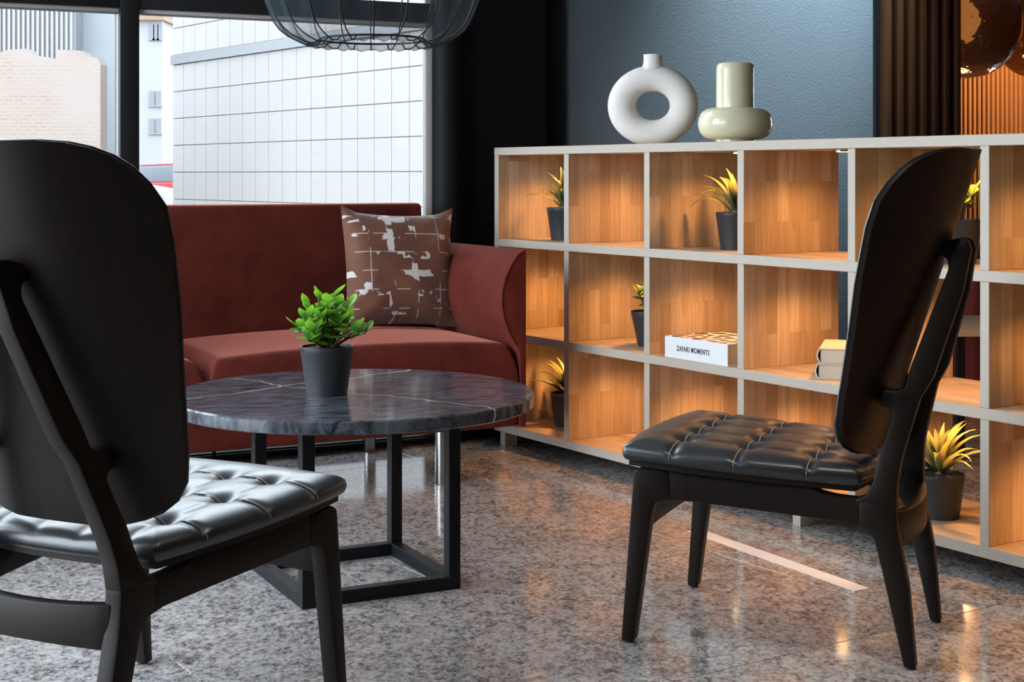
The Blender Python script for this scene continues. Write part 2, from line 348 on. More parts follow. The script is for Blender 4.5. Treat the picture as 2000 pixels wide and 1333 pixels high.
# glazed side wall out of view, added to let in more sky light
for k in range(2):
    win = struct(link('window_%d' % (k+4), None, None, wall_pt(LQ, -.04-1.6*(k+.5), 0), (0, 0, WA+PI/2)))
    MB().box(-.8-.03, -.8+.03, -.045, .045, 0, CZ).build('mullion', M['frame'], win, bevel=.003)
    for z0, z1, nm in ((0, .05, 'bottom_rail'), (CZ-.06, CZ, 'head_rail')): MB().box(-.77, .77, -.04, .04, z0, z1).build(nm, M['frame'], win, bevel=.003)
    MB().box(-.77, .77, -.004, .004, .05, CZ-.06).build('pane', M['clearglass'], win, smooth=False)
# low floor convector grille in front of the glazing
gr = thing('convector_grille', 'low black floor convector with thin horizontal bars along the window', 'grille', wall_pt(-.8, -.085, 0), WA)
for i in range(4): MB().box(-2.6, 1.72, -.018, .018-.006*i, .004+.011*i, .010+.011*i).build('bar', M['blackmetal'], gr)
for x in (-2.6, -1.5, 0, 1.71): MB().box(x, x+.008, -.018, .0, 0, .043).build('bracket', M['blackmetal'], gr)
# black pier, recess with pipes, blue wall, slatted panel
struct(wbox(.13, .478, -.02, .22, 0, CZ, 'wall_pier', M['black']))
struct(wbox(.478, .62, .20, .30, 0, CZ, 'wall_recess', M['black']))
struct(wbox(.62, 2.53, .05, .25, 0, CZ, 'wall_blue', M['bluewall']))
o = thing('round_column', 'slim round black column between the window and the black pier', 'column', wall_pt(.075, -.025, 0)); MB().lathe([(.054, .0), (.054, CZ)], 40).build('shaft', M['black'], o); MB().lathe([(.058, .0), (.058, .02), (.054, .024)], 40).build('collar', M['black'], o)
for i, (q, r) in enumerate(((.515, .014), (.555, .014))):
    o = thing('heating_pipe', ('thin black vertical pipe in the recess, next to the hanging cable', 'thin black vertical pipe in the recess, next to the blue wall')[i], 'pipe', wall_pt(q, .12, 0), group='pipes in the corner recess')
    MB().lathe([(r, 0), (r, CZ)], 16).build('pipe', M['blackmetal'], o); MB().lathe([(r+.004, .3), (r+.004, .33)], 16).build('clip', M['blackmetal'], o)
tag(MB().tube([wall_pt(.486+.004*math.sin(z*4), .15, z) for z in [i*CZ/30 for i in range(31)]], .004, 6).build('black_cable', M['blackmetal']), 'thin black cable running down beside the pipes', 'cable')
pn = thing('slat_panel', 'dark walnut panel of vertical slats at the end of the blue wall', 'panel', wall_pt(2.08, .05, 0), WA)
MB().box(0, .45, -.03, -.022, 0, CZ).build('backing', M['black'], pn)
me = MB().box(0, .028, -.078, -.03, 0, CZ).mesh('slat', M['slat'], bevel=.002)
for i in range(7): link('slat', me, pn, (.012+.0635*i, 0, 0))
# far room: warm slatted wall
fw = struct(MB().box(0, 5.5, 0, .12, 0, CZ).build('wall_back', M['black'])); fw.location = wall_pt(2.5, 2.9, 0); fw.rotation_euler = (0, 0, WA)
me = MB().box(0, .024, -.035, 0, 0, CZ).mesh('slat', M['slat2'], bevel=.002)
for i in range(130): link('slat', me, fw, (.01+.042*i, 0, 0))
# remaining shell of the room
struct(wbox(2.44, 2.53, .25, 3.02, 0, CZ, 'wall_return', M['black']))
struct(wbox(LQ-.1, LQ+.08, -9.0, -3.24, 0, CZ, 'wall_left', M['black'])); struct(MB().box(-5, 8, -3.2, -3.05, 0, CZ).build('wall_rear', M['black'])); struct(MB().box(6.4, 6.55, -3.2, 11, 0, CZ).build('wall_right', M['black']))

# ================================================================== BOOKCASE
CW = .4248; NC = 7; T = .027; DEP = .375
bc = thing('bookcase', 'long open oak bookcase divider with three rows of lit square compartments', 'bookcase', BO, BA)
LV = [(.047, .075), (.373, .400), (.697, .724), (1.0175, 1.0445)]
for i, (a, b) in enumerate(LV):
    MB().box(0, CW*NC+T, 0, DEP, a, b).build(('bottom_board', 'shelf', 'shelf', 'top_board')[i], M['oakh'], bc, bevel=.0012, seg=1)
for r in range(3):
    z0 = LV[r][1]; z1 = LV[r+1][0]
    me = MB().box(0, T, .0008, DEP-.001, 0, z1-z0).mesh('upright', M['oakv'], bevel=.0012, seg=1)
    for c in range(NC+1): link('upright', me, bc, (c*CW, 0, z0))
me = MB().box(0, .03, .002, .052, 0, .047).mesh('foot', M['oakv'], bevel=.001, seg=1)
for x in (.037, 3.52*CW, 6.9*CW-.03):
    link('foot', me, bc, (x, 0, 0)); link('foot', me, bc, (x, DEP-.054, 0))
puck = MB().lathe([(.026, 0), (.026, -.004), (.022, -.0045)], 24).mesh('puck_light', M['chrome']); lens = MB().lathe([(.02, -.0046), (.0, -.0052)], 24).mesh('lens', M['warmlens'])
for r in range(3):
    for c in range(NC):
        p = link('puck_light', puck, bc, (c*CW+T+(CW-T)/2, DEP/2, LV[r+1][0])); link('lens', lens, p)
        light('puck_lamp', 'SPOT', (0, 0, -.012), 5.0, (1, .44, .13), parent=p, spot_size=math.radians(150), spot_blend=.7, shadow_soft_size=.014)
for o in bc.children:
    if o.type == 'MESH' and o.name.split('.')[0] in ('top_board', 'shelf', 'bottom_board', 'upright', 'foot') and len(o.data.materials) == 1:
        o.data.materials.append(M['oakedge'])  # front faces get a paler, greyer oak tone
        for pg in o.data.polygons:
            if pg.normal.y < -.9: pg.material_index = 1
def shelf_pt(u, d, row): return BO+BU*u+BP*d+Vector((0, 0, LV[row][1]))

# ================================================================== VASES
o = thing('ring_vase', 'white matte ceramic vase shaped like a ring with a short neck', 'vase', shelf_pt(.6565, .19, 3), -.18)
V = []; nU, nV = 56, 28
def ring(u, v):
    a = 2*PI*u; b = 2*PI*v; cx = .1007; cz = .089; rr = .046
    x = math.cos(a)*(cx+rr*math.cos(b)); z = math.sin(a)*(cz+(.042)*math.cos(b)); y = .047*math.sin(b)
    return (x, y, max(0, z+.1285))
MB().grid(ring, nU, nV).build('body', M['white'], o, weld=1e-5, ang=60)
MB().lathe([(.040, .245), (.033, .258), (.030, .270), (.0295, .288), (.031, .294), (.027, .294), (.025, .27)], 32).build('neck', M['white'], o)
o = thing('tiered_vase', 'glossy cream vase with a tall cylinder on a flattened round belly', 'vase', shelf_pt(1.0535, .19, 3))
pr = [(.0, 0), (.060, 0), (.060, .010)]+[(.060+.052*math.sin(t)**.7 if 0 < t < PI else .060, .059-.048*math.cos(t)) for t in [PI*k/18 for k in range(1, 18)]]+[(.0572, .108), (.0572, .222), (.0555, .235), (.050, .2415), (.044, .2425), (.040, .238), (.040, .12), (0, .115)]
MB().lathe(pr, 48).build('body', M['cream'], o, ang=50)

# ================================================================== PLANTS
def pot(parent, rt=.062, rb=.047, h=.112):
    MB().lathe([(0, 0), (rb, 0), (rt-.001, h-.012), (rt, h-.010), (rt, h), (rt-.003, h), (rt-.004, h-.010), (0, h-.011)][1:], 40).build('pot', M['pot'], parent, ang=40)
    s = MB().lathe([(rt-.0042, h-.006), (rt*.5, h-.002), (.0, h-.001)], 24).build('soil', M['soil'], parent)
def uvset(me, fn):
    uv = me.uv_layers.new(name='UVMap')
    for lp in me.loops: uv.data[lp.index].uv = fn(me.vertices[lp.vertex_index].co)
def strap_leaf(name, mat, L, wd, curl, cup=.75):
    V = []; F = []; n = 9; sp = []
    th = 0; x = z = 0
    for i in range(n+1):
        t = i/n; sp.append((x, z)); th = curl*t*t; x += L/n*math.sin(th); z += L/n*math.cos(th)
    for i, (x, z) in enumerate(sp):
        t = i/n; w = wd*(.62+.9*t-1.52*t**2.0 if t < .98 else .02); w = max(w, .0006)
        V += [(x-cup*w, -w, z), (x, 0, z), (x-cup*w, w, z)]
    for i in range(n):
        for k in range(2): a = 3*i+k; F.append((a, a+1, a+4, a+3))
    me = MB().add(V, F).mesh(name, mat, ang=180); uvset(me, lambda c: (c.y, min(1, math.hypot(c.x, c.z)/(L*.92)))); return me
AG = [strap_leaf('leaf', M['agave'], .15, .0125, 1.7), strap_leaf('leaf', M['agave'], .155, .0145, 1.2), strap_leaf('leaf', M['agave'], .12, .0155, .6), strap_leaf('leaf', M['agave'], .165, .0115, 1.7)]
def round_leaf(name, mat, L, wd, cup):
    V = []; F = []; n = 7
    for i in range(n+1):
        t = i/n; w = wd*math.sin(PI*min(1, .04+t*.96)**1.25)**.75 if 0 < t < 1 else .001
        z = L*t; b = cup*L*math.sin(PI*t*.5)**2*.35
        V += [(b-.22*w, -w, z), (b, -w*.5, z), (b+.04*w, 0, z), (b, w*.5, z), (b-.22*w, w, z)]
    for i in range(n):
        for k in range(4): a = 5*i+k; F.append((a, a+1, a+6, a+5))
    me = MB().add(V, F).mesh(name, mat, ang=180); uvset(me, lambda c: (c.y, min(1, c.z/L))); return me
JD = [round_leaf('leaf', M['jade'], .040, .0135, .5), round_leaf('leaf', M['jade'], .034, .0125, .9), round_leaf('leaf', M['jade'], .028, .010, .3)]
BS = [round_leaf('leaf', M['bushy'], .040, .013, .6), round_leaf('leaf', M['bushy'], .033, .012, 1.0)]
def aim(o, loc, az, tilt, roll=0, sc=1):
    o.location = loc; o.rotation_mode = 'XYZ'
    m = Matrix.Rotation(az, 4, 'Z') @ Matrix.Rotation(tilt, 4, 'Y') @ Matrix.Rotation(roll, 4, 'Z')
    o.rotation_euler = m.to_euler(); o.scale = (sc, sc, sc)
def agave(label, loc, seed, rz=0, n=20):
    R = random.Random(seed); p = thing('potted_agave', label, 'plant', loc, rz, 'spiky plants in the bookcase'); pot(p)
    MB().lathe([(.016, .098), (.014, .115), (.006, .135)], 10).build('stem', M['stem'], p)
    for i in range(n):
        t = i/n; me = AG[3] if t < .2 else AG[0] if t < .45 else AG[1] if t < .75 else AG[2]
        tilt = (.95-.80*t)+R.uniform(-.1, .1); az = i*2.39996+R.uniform(-.3, .3)
        aim(link('leaf', me, p), (.007*math.cos(az), .007*math.sin(az), .104+.028*t), az, tilt, R.uniform(-.25, .25), R.uniform(.85, 1.1))
    return p
def bush(name, label, cat, loc, seed, leaves, ns, H0, spread, per, lsc=1.0, group=None, rz=0, pk={}, low=.42):
    R = random.Random(seed); p = thing(name, label, cat, loc, rz, group); pot(p, **pk); zt = .098
    for s in range(ns):
        az = s*2.4+R.uniform(-.4, .4); k = (s+.5)/ns; rad = spread*math.sqrt(k)*R.uniform(.7, 1.05); hh = H0*(1.0-low*k)*R.uniform(.82, 1.08)
        tip = Vector((rad*math.cos(az), rad*math.sin(az), zt+hh)); b = Vector((.012*math.cos(az), .012*math.sin(az), zt))
        mid = (b+tip)/2+Vector((-.25*rad*math.cos(az), -.25*rad*math.sin(az), .01))
        path = [b*(1-t)**2+mid*2*t*(1-t)+tip*t*t for t in [i/5 for i in range(6)]]
        MB().tube(path, [.0042-.0025*i/5 for i in range(6)], 6).build('stem', M['stem'], p)
        for j in range(per):
            f = 1-.55*(j/per)**1.0; q = b*(1-f)**2+mid*2*f*(1-f)+tip*f*f
            la = az+j*1.62+R.uniform(-.3, .3); tl = .35+.30*j/1.5 if j < 3 else R.uniform(.9, 1.6)
            aim(link('leaf', R.choice(leaves), p), q, la, min(tl, 1.75)+R.uniform(-.25, .25), R.uniform(-.4, .4), lsc*R.uniform(.75, 1.15))
    return p
agave('spiky plant in a charcoal pot in the top compartment beside the black pier', shelf_pt(.255, .125, 2), 1, .4)
agave('spiky plant in a charcoal pot below the cream tiered vase', shelf_pt(1.0645, .185, 2), 5, 2.2)
agave('spiky plant in a charcoal pot in the bottom compartment behind the sofa arm', shelf_pt(.20, .178, 0), 3, 1.1)
agave('large spiky plant in a charcoal pot in the bottom compartment behind the tufted chair', shelf_pt(1.8735, .153, 0), 9, 2.6, 24)
bush('potted_shrub', 'small leafy plant in a charcoal pot beside the white book', 'plant', shelf_pt(.689, .149, 1), 4, BS, 7, .105, .045, 6, .95, pk=dict(rt=.058, rb=.036))
bush('potted_shrub', 'bushy green plant in a charcoal pot behind the tufted chair backrest', 'plant', shelf_pt(1.90, .185, 2), 8, BS, 9, .12, .06, 7, 1.0)
agave('spiky plant in a charcoal pot in the middle compartment past the tufted chair', shelf_pt(2.36, .19, 1), 12, .4)
bush('potted_shrub', 'leafy plant in a charcoal pot in the top compartment past the tufted chair', 'plant', shelf_pt(2.36, .19, 2), 14, BS, 8, .10, .055, 6)

# ================================================================== BOOKS
def flat_book(name, label, loc, rz, L, Wd, th, cover, spine_round=.0, title=None, top=None):
    # local: spine along +x at y=0, cover runs to y=Wd
    b = thing(name, label, 'book', loc, rz)
    ct = .003
    sp = [(-.0, ct*0)]
    prof = [(-spine_round*math.sin(PI*k/10), th*k/10) for k in range(11)]
    inner = [(ct-spine_round*.8*math.sin(PI*k/10), ct+(th-2*ct)*k/10) for k in range(11)]
    poly = [(Wd, 0)]+[(Wd, ct)]+inner+[(Wd, th-ct), (Wd, th)]+prof[::-1]
    MB().prism(poly, 0, L, lambda y, z, x: (x, y, z)).build('cover', cover, b, ang=50)
    MB().box(.004, L-.004, ct+.001, Wd-.004, ct, th-ct).build('pages', M['paper'], b)
    if top: MB().box(.0, L, .004, Wd, th, th+.0006).build('cover_print', top, b)
    if title:
        cu = bpy.data.curves.new('title', 'FONT'); cu.body = title; cu.size = .0215; cu.extrude = .0002; cu.offset = .00035; cu.align_x = 'CENTER'; cu.space_character = 1.2; cu.space_word = .8
        to = bpy.data.objects.new('tmp', cu); COL.objects.link(to); bpy.context.view_layer.update()
        me = bpy.data.meshes.new_from_object(to.evaluated_get(bpy.context.evaluated_depsgraph_get())); bpy.data.objects.remove(to)
        me.materials.clear(); me.materials.append(M['ink'])
        link('title', me, b, (L*.46, -.0006, th*.5-.008), (PI/2, 0, 0), (.72, 1, 1))
    return b
flat_book('coffee_table_book', 'thick white book with spotted hide print cover and black spine title', shelf_pt(.938, .012, 1), BA, .283, .215, .063, M['cover'], title='ZAFARI MOMENTS', top=M['print'])
# two books, spines to the left, page ends to the front
bx = math.atan2(.242, .068)
p = shelf_pt(1.5446, .045, 1)
flat_book('cloth_book', 'pale beige book with grey spine cloth lying under another', p+Vector((.0, .0, 0)), bx, .232, .165, .040, M['beige'], .007)
flat_book('cloth_book', 'beige book with dark spine end lying on top of a matching book', p+Vector((.006, .005, .0405)), bx, .232, .160, .040, M['beige'], .007)
for o in [o for o in bpy.data.objects if o.name.startswith('cloth_book')]:
    o.scale = (1, -1, 1)

# ================================================================== COFFEE TABLE
TC = Vector((-.3725, 3.548, 0))
t = thing('coffee_table', 'round dark veined marble coffee table on a black square steel frame', 'table', TC, WA)
MB().lathe([(.4205, .409), (.4245, .412), (.4245, .4355), (.421, .439)], 128).build('tabletop', M['marble'], t, ang=30)
h = .19; b = .0295
me = MB().box(-b/2, b/2, -b/2, b/2, 0, .409).mesh('leg', M['blackmetal'], bevel=.001, seg=1)
for sx in (-1, 1):
    for sy in (-1, 1): link('leg', me, t, (sx*(h-b/2), sy*(h-b/2), 0))
for z in (0, .409-b):
    me = MB().box(-h+b, h-b, -b/2, b/2, z, z+b).mesh('crossbar', M['blackmetal'], bevel=.001, seg=1)
    for k in range(4): link('crossbar', me, t, Matrix.Rotation(k*PI/2, 3, 'Z') @ Vector((0, h-b/2, 0)), (0, 0, k*PI/2))
bush('potted_jade_plant', 'bright green jade plant in a charcoal pot on the marble table', 'plant', Vector((-.4304, 3.512, .4392)), 21, JD, 22, .128, .092, 8, 1.05, low=.72)

# ================================================================== SOFA
so = thing('sofa', 'rust velvet sofa with rounded arm and two seat cushions below the window', 'sofa', (.0447, 4.705, 0), WA)
SL = 2.0
MB().box(-SL+.02, -.022, .008, .70, .165, .30).build('base', M['velvet'], so, bevel=.012, seg=3)
def cushion(x0, x1, name):
    cxm = (x0+x1)/2; hx = (x1-x0)/2; y0, y1 = .0, .615; hy = (y1-y0)/2; cy = (y0+y1)/2
    def fn(u, v, top):
        s = 2*u-1; q = 2*v-1
        s = math.copysign(1-(1-abs(s))**2.2, s); q = math.copysign(1-(1-abs(q))**2.2, q)
        e = max(abs(s), abs(q)); dist = min(hx*(1-abs(s)), hy*(1-abs(q)), .05)
        k = .015; x = cxm+hx*s*math.sqrt(1-k*q*q/2); y = cy+hy*q*math.sqrt(1-k*s*s/2)
        crown = .026*(1-(abs(s))**2.2)*(1-.35*q*q)
        edge = math.sqrt(max(0, 1-(1-dist/.05)**2.4))
        return (x, y, .300+(.122*edge+crown*edge)) if top else (x, y, .27+.03*e**6)
    m = MB(); m.grid(lambda u, v: fn(u, v, True), 56, 40); m.grid(lambda u, v: fn(u, v, False), 56, 40, True)
    return m.build(name, M['velvet'], so, weld=2e-4, ang=180)
cushion(-1.006, -.026, 'seat_cushion'); cushion(-SL+.03, -1.008, 'seat_cushion')
inner = [(-.010, .712), (-.030, .700), (-.052, .670), (-.072, .630), (-.084, .585), (-.085, .545), (-.076, .50), (-.058, .455), (-.036, .42), (-.022, .39), (-.022, .165)]
poly = [(0, .165), (0, .706), (-.003, .714), (-.006, .717)]+inner
armme = MB().prism(poly, .0, .70, lambda x, z, y: (x, y, z)).mesh('arm', M['velvet'], bevel=.004, seg=2, ang=50)
link('arm', armme, so); a = link('arm', armme, so, (-SL, 0, 0), None, (-1, 1, 1))
seam = [(x-.0, -.0005, z) for x, z in inner[:9]]
MB().tube(seam, .0022, 6).build('piping', M['velvet'], so)
prof = [(.605, .33), (.612, .60), (.640, .838), (.652, .850), (.700, .852), (.716, .842), (.722, .80), (.712, .30)]
MB().prism(prof, -SL+.087, -.080, lambda y, z, x: (x, y, z)).build('backrest', M['velvet'], so, bevel=.008, seg=3)
MB().box(-SL+.02, -.004, .69, .715, .165, .705).build('back_panel', M['velvet'], so, bevel=.006)
for x in (-.265, -SL+.265):
    for y in (.05, .665): MB().lathe([(.021, 0), (.022, .004), (.022, .165)], 24).build('leg', M['chrome'], so).location = (x, y, 0)
# ---- patchwork cushion
pw = thing('throw_pillow', 'brown and white hide patchwork cushion leaning in the sofa corner', 'pillow', (.0447, 4.705, 0), 0)
pw.location = so.matrix_world @ Vector((0, 0, 0)) if False else Vector((.0447, 4.705, 0))+WD*-.232+WN*.475+Vector((0, 0, .634)); pw.rotation_euler = (math.radians(-13), math.radians(2), WA-.03)
hw = .200
def pil(u, v, sg):
    s = 2*u-1; q = 2*v-1; k = .16
    x = hw*s*(1-k*(1-q*q)*.5*abs(s)**3); z = hw*q*(1-k*(1-s*s)*.5*abs(q)**3)*.985
    th = .066*((1-s**4)*(1-q**4))**.62
    wr = .0035*math.sin(9*x/hw+3*z/hw+1)*abs(s)*(1-s**6)*(1-q**6)+.004*math.sin(13*(s-q))*max(0, s*q)*(1-s**8)*(1-q**8)
    ear = .022*max(0, abs(s)+abs(q)-1.72)*4
    return (x, sg*(th+wr)-ear*.5, z+(ear*.6 if q > 0 else 0))
for nm, sg in (('front_face', -1), ('back_face', 1)):
    m = MB().grid(lambda u, v: pil(u, v, sg), 44, 44, sg > 0); me = m.mesh(nm, M['pillow'], ang=180); uvset(me, lambda c: ((c.x/hw+1)/2, (c.z/hw+1)/2)); link(nm, me, pw)

# ================================================================== CHAIRS
def bpl(y, z):
    t = min(max((.2755-y)/.552, 0), 1.3); b = .242-.0585*t
    if z > .33: b -= .125*min((z-.33)/.5, 1)
    return b
def rs(z): return .205+.195*(z-.395)/.605
WT = [(.395, .09), (.400, .125), (.408, .155), (.42, .182), (.44, .207), (.47, .224), (.52, .232), (.62, .238), (.75, .245), (.85, .247), (.90, .248), (.935, .236), (.96, .221), (.978, .203), (.990, .180), (.997, .155), (1.0, .12)]
MT = [(.395, .44), (.55, .56), (.65, .66), (.74, .76), (.85, .85), (1.0, .82)]
def gfwd(b, z):
    x = (abs(b)-.105)/.030; sp = .030*(math.log1p(math.exp(x)) if x < 30 else x); return interp(MT, z)*(sp-.030*math.log1p(math.exp(-3.5)))
ZV = [.395, .3965, .400, .404, .408, .414, .42, .43, .44, .455, .47, .495, .52]+[.52+.33*k/12 for k in range(1, 13)]+[.875, .90, .918, .935, .948, .96, .97, .978, .985, .990, .994, .997, .999, 1.0]
def backpt(u, z, off, shrink=0):
    b = (interp(WT, z)-shrink)*(2*u-1); return Vector((b, -rs(z)+gfwd(b, z)+off, z))
def seat_out(s, q):
    k = .34; y0, y1 = -.215, .288
    yy = q*math.sqrt(1-k*s*s/2); xx = s*math.sqrt(1-k*q*q/2)
    y = (y0+y1)/2+(y1-y0)/2*yy*1.02; hwid = .2035+(.256-.2035)*(y-y0)/(y1-y0); return xx*hwid*1.04, y
def seat_zb(y): return .371+(y-.265)*.055
DY = [-.105, .035, .165]; DX = [-.135, -.046, .046, .135]
def seat_xy(s, q):   # rounded side: the outline turns under at the bottom edge
    e = max(abs(s), abs(q))
    if e < 1e-9: return seat_out(0, 0)
    ee = e/.92 if e <= .92 else 1-.05*(1-math.cos((e-.92)/.08*PI/2))
    return seat_out(s*ee/e, q*ee/e)
def seat_top(s, q):
    x, y = seat_xy(s, q); e = max(abs(s), abs(q))
    if e <= .92: hgt = .046*(.42+.58*math.sqrt(max(0, 1-(max(0, e/.92-.62)/.38)**2.3)))
    else: hgt = .046*.42*(1-math.sin((e-.92)/.08*PI/2))
    dep = 0
    for j, dy in enumerate(DY):
        ch = math.exp(-((y-dy)/.0085)**2)*.0065; dep = max(dep, ch*(1 if e < .93 else max(0, (1-e)/.07)))
        for dx in DX:
            xs = dx*(1+.25*(y+.2)); dep = max(dep, .021*math.exp(-(((x-xs)/.022)**2+((y-dy)/.026)**2)**.7))
    for dx in DX:
        xs = dx*(1+.25*(y+.2)); inside = 1/(1+math.exp(-(y-(DY[0]-.10))/.012))/(1+math.exp((y-(DY[2]+.02))/.02))
        dep = max(dep, .0065*math.exp(-abs(x-xs)/.012)*inside)
    edge = min(1, max(0, (1-e)/.12)); dep *= edge*edge*(3-2*edge) if e > .88 else 1
    return Vector((x, y, seat_zb(y)+hgt-dep))
FL = [(.2733, .004), (.2488, .345), (.246, .3514), (.2382, .3553), (.176, .3550), (.170, .2957), (.1895, .2958), (.2053, .2879), (.2123, .2613), (.248, .004)]
RAIL = [(.20, .3553), (.1532, .3549), (.14, .3535), (-.105, .3395), (-.1159, .3375), (-.1195, .332), (-.135, .3285), (-.156, .3249), (-.193, .3231), (-.215, .318), (-.225, .262), (-.2099, .266), (-.1728, .2752), (.1272, .2954), (.19, .2957)]
RL = [(-.2795, .004), (-.2589, .0957), (-.2387, .1863), (-.2243, .2447), (-.2099, .266), (-.196, .272), (-.196, .322), (-.266, .322), (-.2652, .3131), (-.2675, .278), (-.2713, .2439), (-.2873, .1609), (-.3014, .004)]
POST = [(-.190, .3225), (-.203, .327), (-.2098, .333), (-.2215, .358), (-.2314, .414), (-.2398, .4366), (-.2527, .4817), (-.2489, .4912), (-.240, .497), (-.226, .500), (-.232, .530), (-.2575, .5274), (-.2717, .5339), (-.2809, .5692), (-.3468, .7645), (-.345, .778), (-.340, .787), (-.328, .790), (-.333, .816), (-.347, .8195), (-.356, .8225), (-.372, .8235), (-.3821, .8189), (-.3872, .8032), (-.3873, .7973), (-.3738, .7165), (-.3253, .5555), (-.3017, .5129), (-.2839, .446), (-.2706, .3916), (-.2659, .3527), (-.266, .316), (-.19, .312)]
def make_chair(name, label):
    c = thing(name, label, 'chair')
    ht = .0165
    for sg in (-1, 1):
        f = lambda v, sg=sg: Vector((sg*(bpl(v.y, v.z)-ht+v.x), v.y, v.z))
        for nm, poly in (('leg', FL), ('leg', RL), ('side_rail', RAIL), ('back_post', POST)):
            tk = ht if nm != 'side_rail' else ht-.0015
            o = MB().prism(poly, -tk, tk, lambda a, b, h: (h, a, b)).build(nm, M['wood'], c, bevel=.0045, seg=2, fn=f, ang=40)
            if nm == 'leg':
                y = (poly[0][0]+poly[-1][0])/2; MB().lathe([(.009, 0), (.010, .006)], 16).build('glide', M['glide'], o).location = (sg*(bpl(y, 0)-ht), y, 0)
    # curved cross bars between the legs
    def bar(y0, z0, z1, bow, th, hw):
        P = []
        m = MB(); n = 12
        for (ya, za) in ((0, z0), (th, z0), (th, z1), (0, z1)): P.append([(hw*(2*i/n-1), y0+ya+bow*(1-(2*i/n-1)**2), za+(.006*(2*i/n-1)**2 if za == z1 else -.004*(2*i/n-1)**2)) for i in range(n+1)])
        V = [p for r in P for p in r]; F = []
        for r in range(4):
            for i in range(n): a = r*(n+1)+i; b = ((r+1) % 4)*(n+1)+i; F.append((a, a+1, b+1, b))
        F += [(0, n+1, 2*(n+1), 3*(n+1)), (n, 2*n+1, 3*n+2, 4*n+3)]
        return m.add(V, F).build('cross_rail', M['wood'], c, bevel=.003)
    bar(-.268, .230, .292, -.022, .022, .166); bar(.215, .242, .332, .0, .02, .212)
    # plywood shell of the back
    n = 40; nz = len(ZV)-1
    m = MB(); m.grid(lambda u, v: backpt(u, ZV[round(v*nz)], 0), n, nz); m.grid(lambda u, v: backpt(u, ZV[round(v*nz)], .0105), n, nz, True)
    per = [(u/n, 0) for u in range(n)]+[(1, v) for v in range(nz)]+[(u/n, nz) for u in range(n, 0, -1)]+[(0, v) for v in range(nz, 0, -1)]
    V = [backpt(u, ZV[v], o) for u, v in per for o in (0, .0105)]; k = len(per)
    m.add(V, [(2*i, 2*i+1, (2*i+3) % (2*k), (2*i+2) % (2*k)) for i in range(k)])
    m.build('backrest', M['wood'], c, weld=1e-5, ang=50)
    # leather pad on the front of the shell, with shallow horizontal channels
    def pad(u, v):
        z = ZV[round(v*nz)]; s = abs(2*u-1); e = max(s, abs((z-.6975)/.3025))
        t = .020*math.sqrt(max(0, 1-(max(0, e-.80)/.20)**2.4)); ch = 0
        for zz in (.50, .60, .70, .80, .90): ch = max(ch, .005*math.exp(-((z-zz)/.007)**2))
        return backpt(u, z, .0112+max(0, t-ch*(1 if e < .97 else 0)), .003)
    m = MB(); m.grid(pad, n, nz, True); m.grid(lambda u, v: backpt(u, ZV[round(v*nz)], .0108, .003), n, nz); bp = m.build('back_pad', M['leather'], c, weld=1e-5, ang=180)
    MB().tube([backpt(u, ZV[v], .013, .001) for u, v in per], .0026, 6, True).build('piping', M['leather'], bp)
    # seat: plywood pan and tufted leather pad
    N = 84
    def pan(s, q, z):
        x, y = seat_out(s*.945, q*.945); return (x, y, seat_zb(y)+z)
    m = MB()
    ring = [(-1+2*i/20, -1) for i in range(20)]+[(1, -1+2*i/20) for i in range(20)]+[(1-2*i/20, 1) for i in range(20)]+[(-1, 1-2*i/20) for i in range(20)]
    m.grid(lambda u, v: pan(2*u-1, 2*v-1, 0), 20, 20); m.grid(lambda u, v: pan(2*u-1, 2*v-1, -.0105), 20, 20, True)
    V = [pan(s, q, z) for s, q in ring for z in (0, -.0105)]; k = len(ring); m.add(V, [(2*i, 2*i+1, (2*i+3) % (2*k), (2*i+2) % (2*k)) for i in range(k)])
    m.build('seat_pan', M['wood'], c, weld=1e-5, ang=50)
    sq = lambda u: math.copysign(1-(1-abs(2*u-1))**1.45, 2*u-1)
    m = MB(); m.grid(lambda u, v: seat_top(sq(u), sq(v)), N, N)
    m.grid(lambda u, v: Vector((*seat_out(.95*sq(u), .95*sq(v)), seat_zb(seat_out(.95*sq(u), .95*sq(v))[1]))), N, N, True)
    sp = m.build('seat_pad', M['leather'], c, weld=2e-5, ang=80)
    # stitching along the three cross seams
    def solve(xr, y):  # parameters of a point on the seam
        q = 0
        lo, hi = -1, 1
        for _ in range(30):
            q = (lo+hi)/2
            if seat_xy(xr, q)[1] < y: lo = q
            else: hi = q
        return q
    for dy in DY:
        me = MB()
        for k in range(1):
            P = []
            for i in range(61):
                xr = -.95+1.90*i/60; q = solve(xr, dy+.0055); p = seat_top(xr, q); P.append(p+Vector((0, 0, .0006)))
            me.tube(P, .0007, 5)
        me.build('stitching', M['stitch'], sp)
    return c
ch = make_chair('lounge_chair', 'dark ply lounge chair with tufted black leather seat before the bookcase')
ch.location = (.5676, 3.171, 0); ch.rotation_euler = (0, 0, math.atan2(.404, -.915)-PI/2)
c2 = copy_tree(ch); c2['label'] = 'dark ply lounge chair with its back to us and seat toward the sofa'
c2['label'] = 'dark ply lounge chair facing the sofa, tall plain shell back turned away from the window'
c2.location = (-.6353, 2.6005, 0); c2.rotation_euler = (0, 0, 1.103-PI/2)
for o in (ch, c2): o['group'] = 'lounge chairs around the marble table'

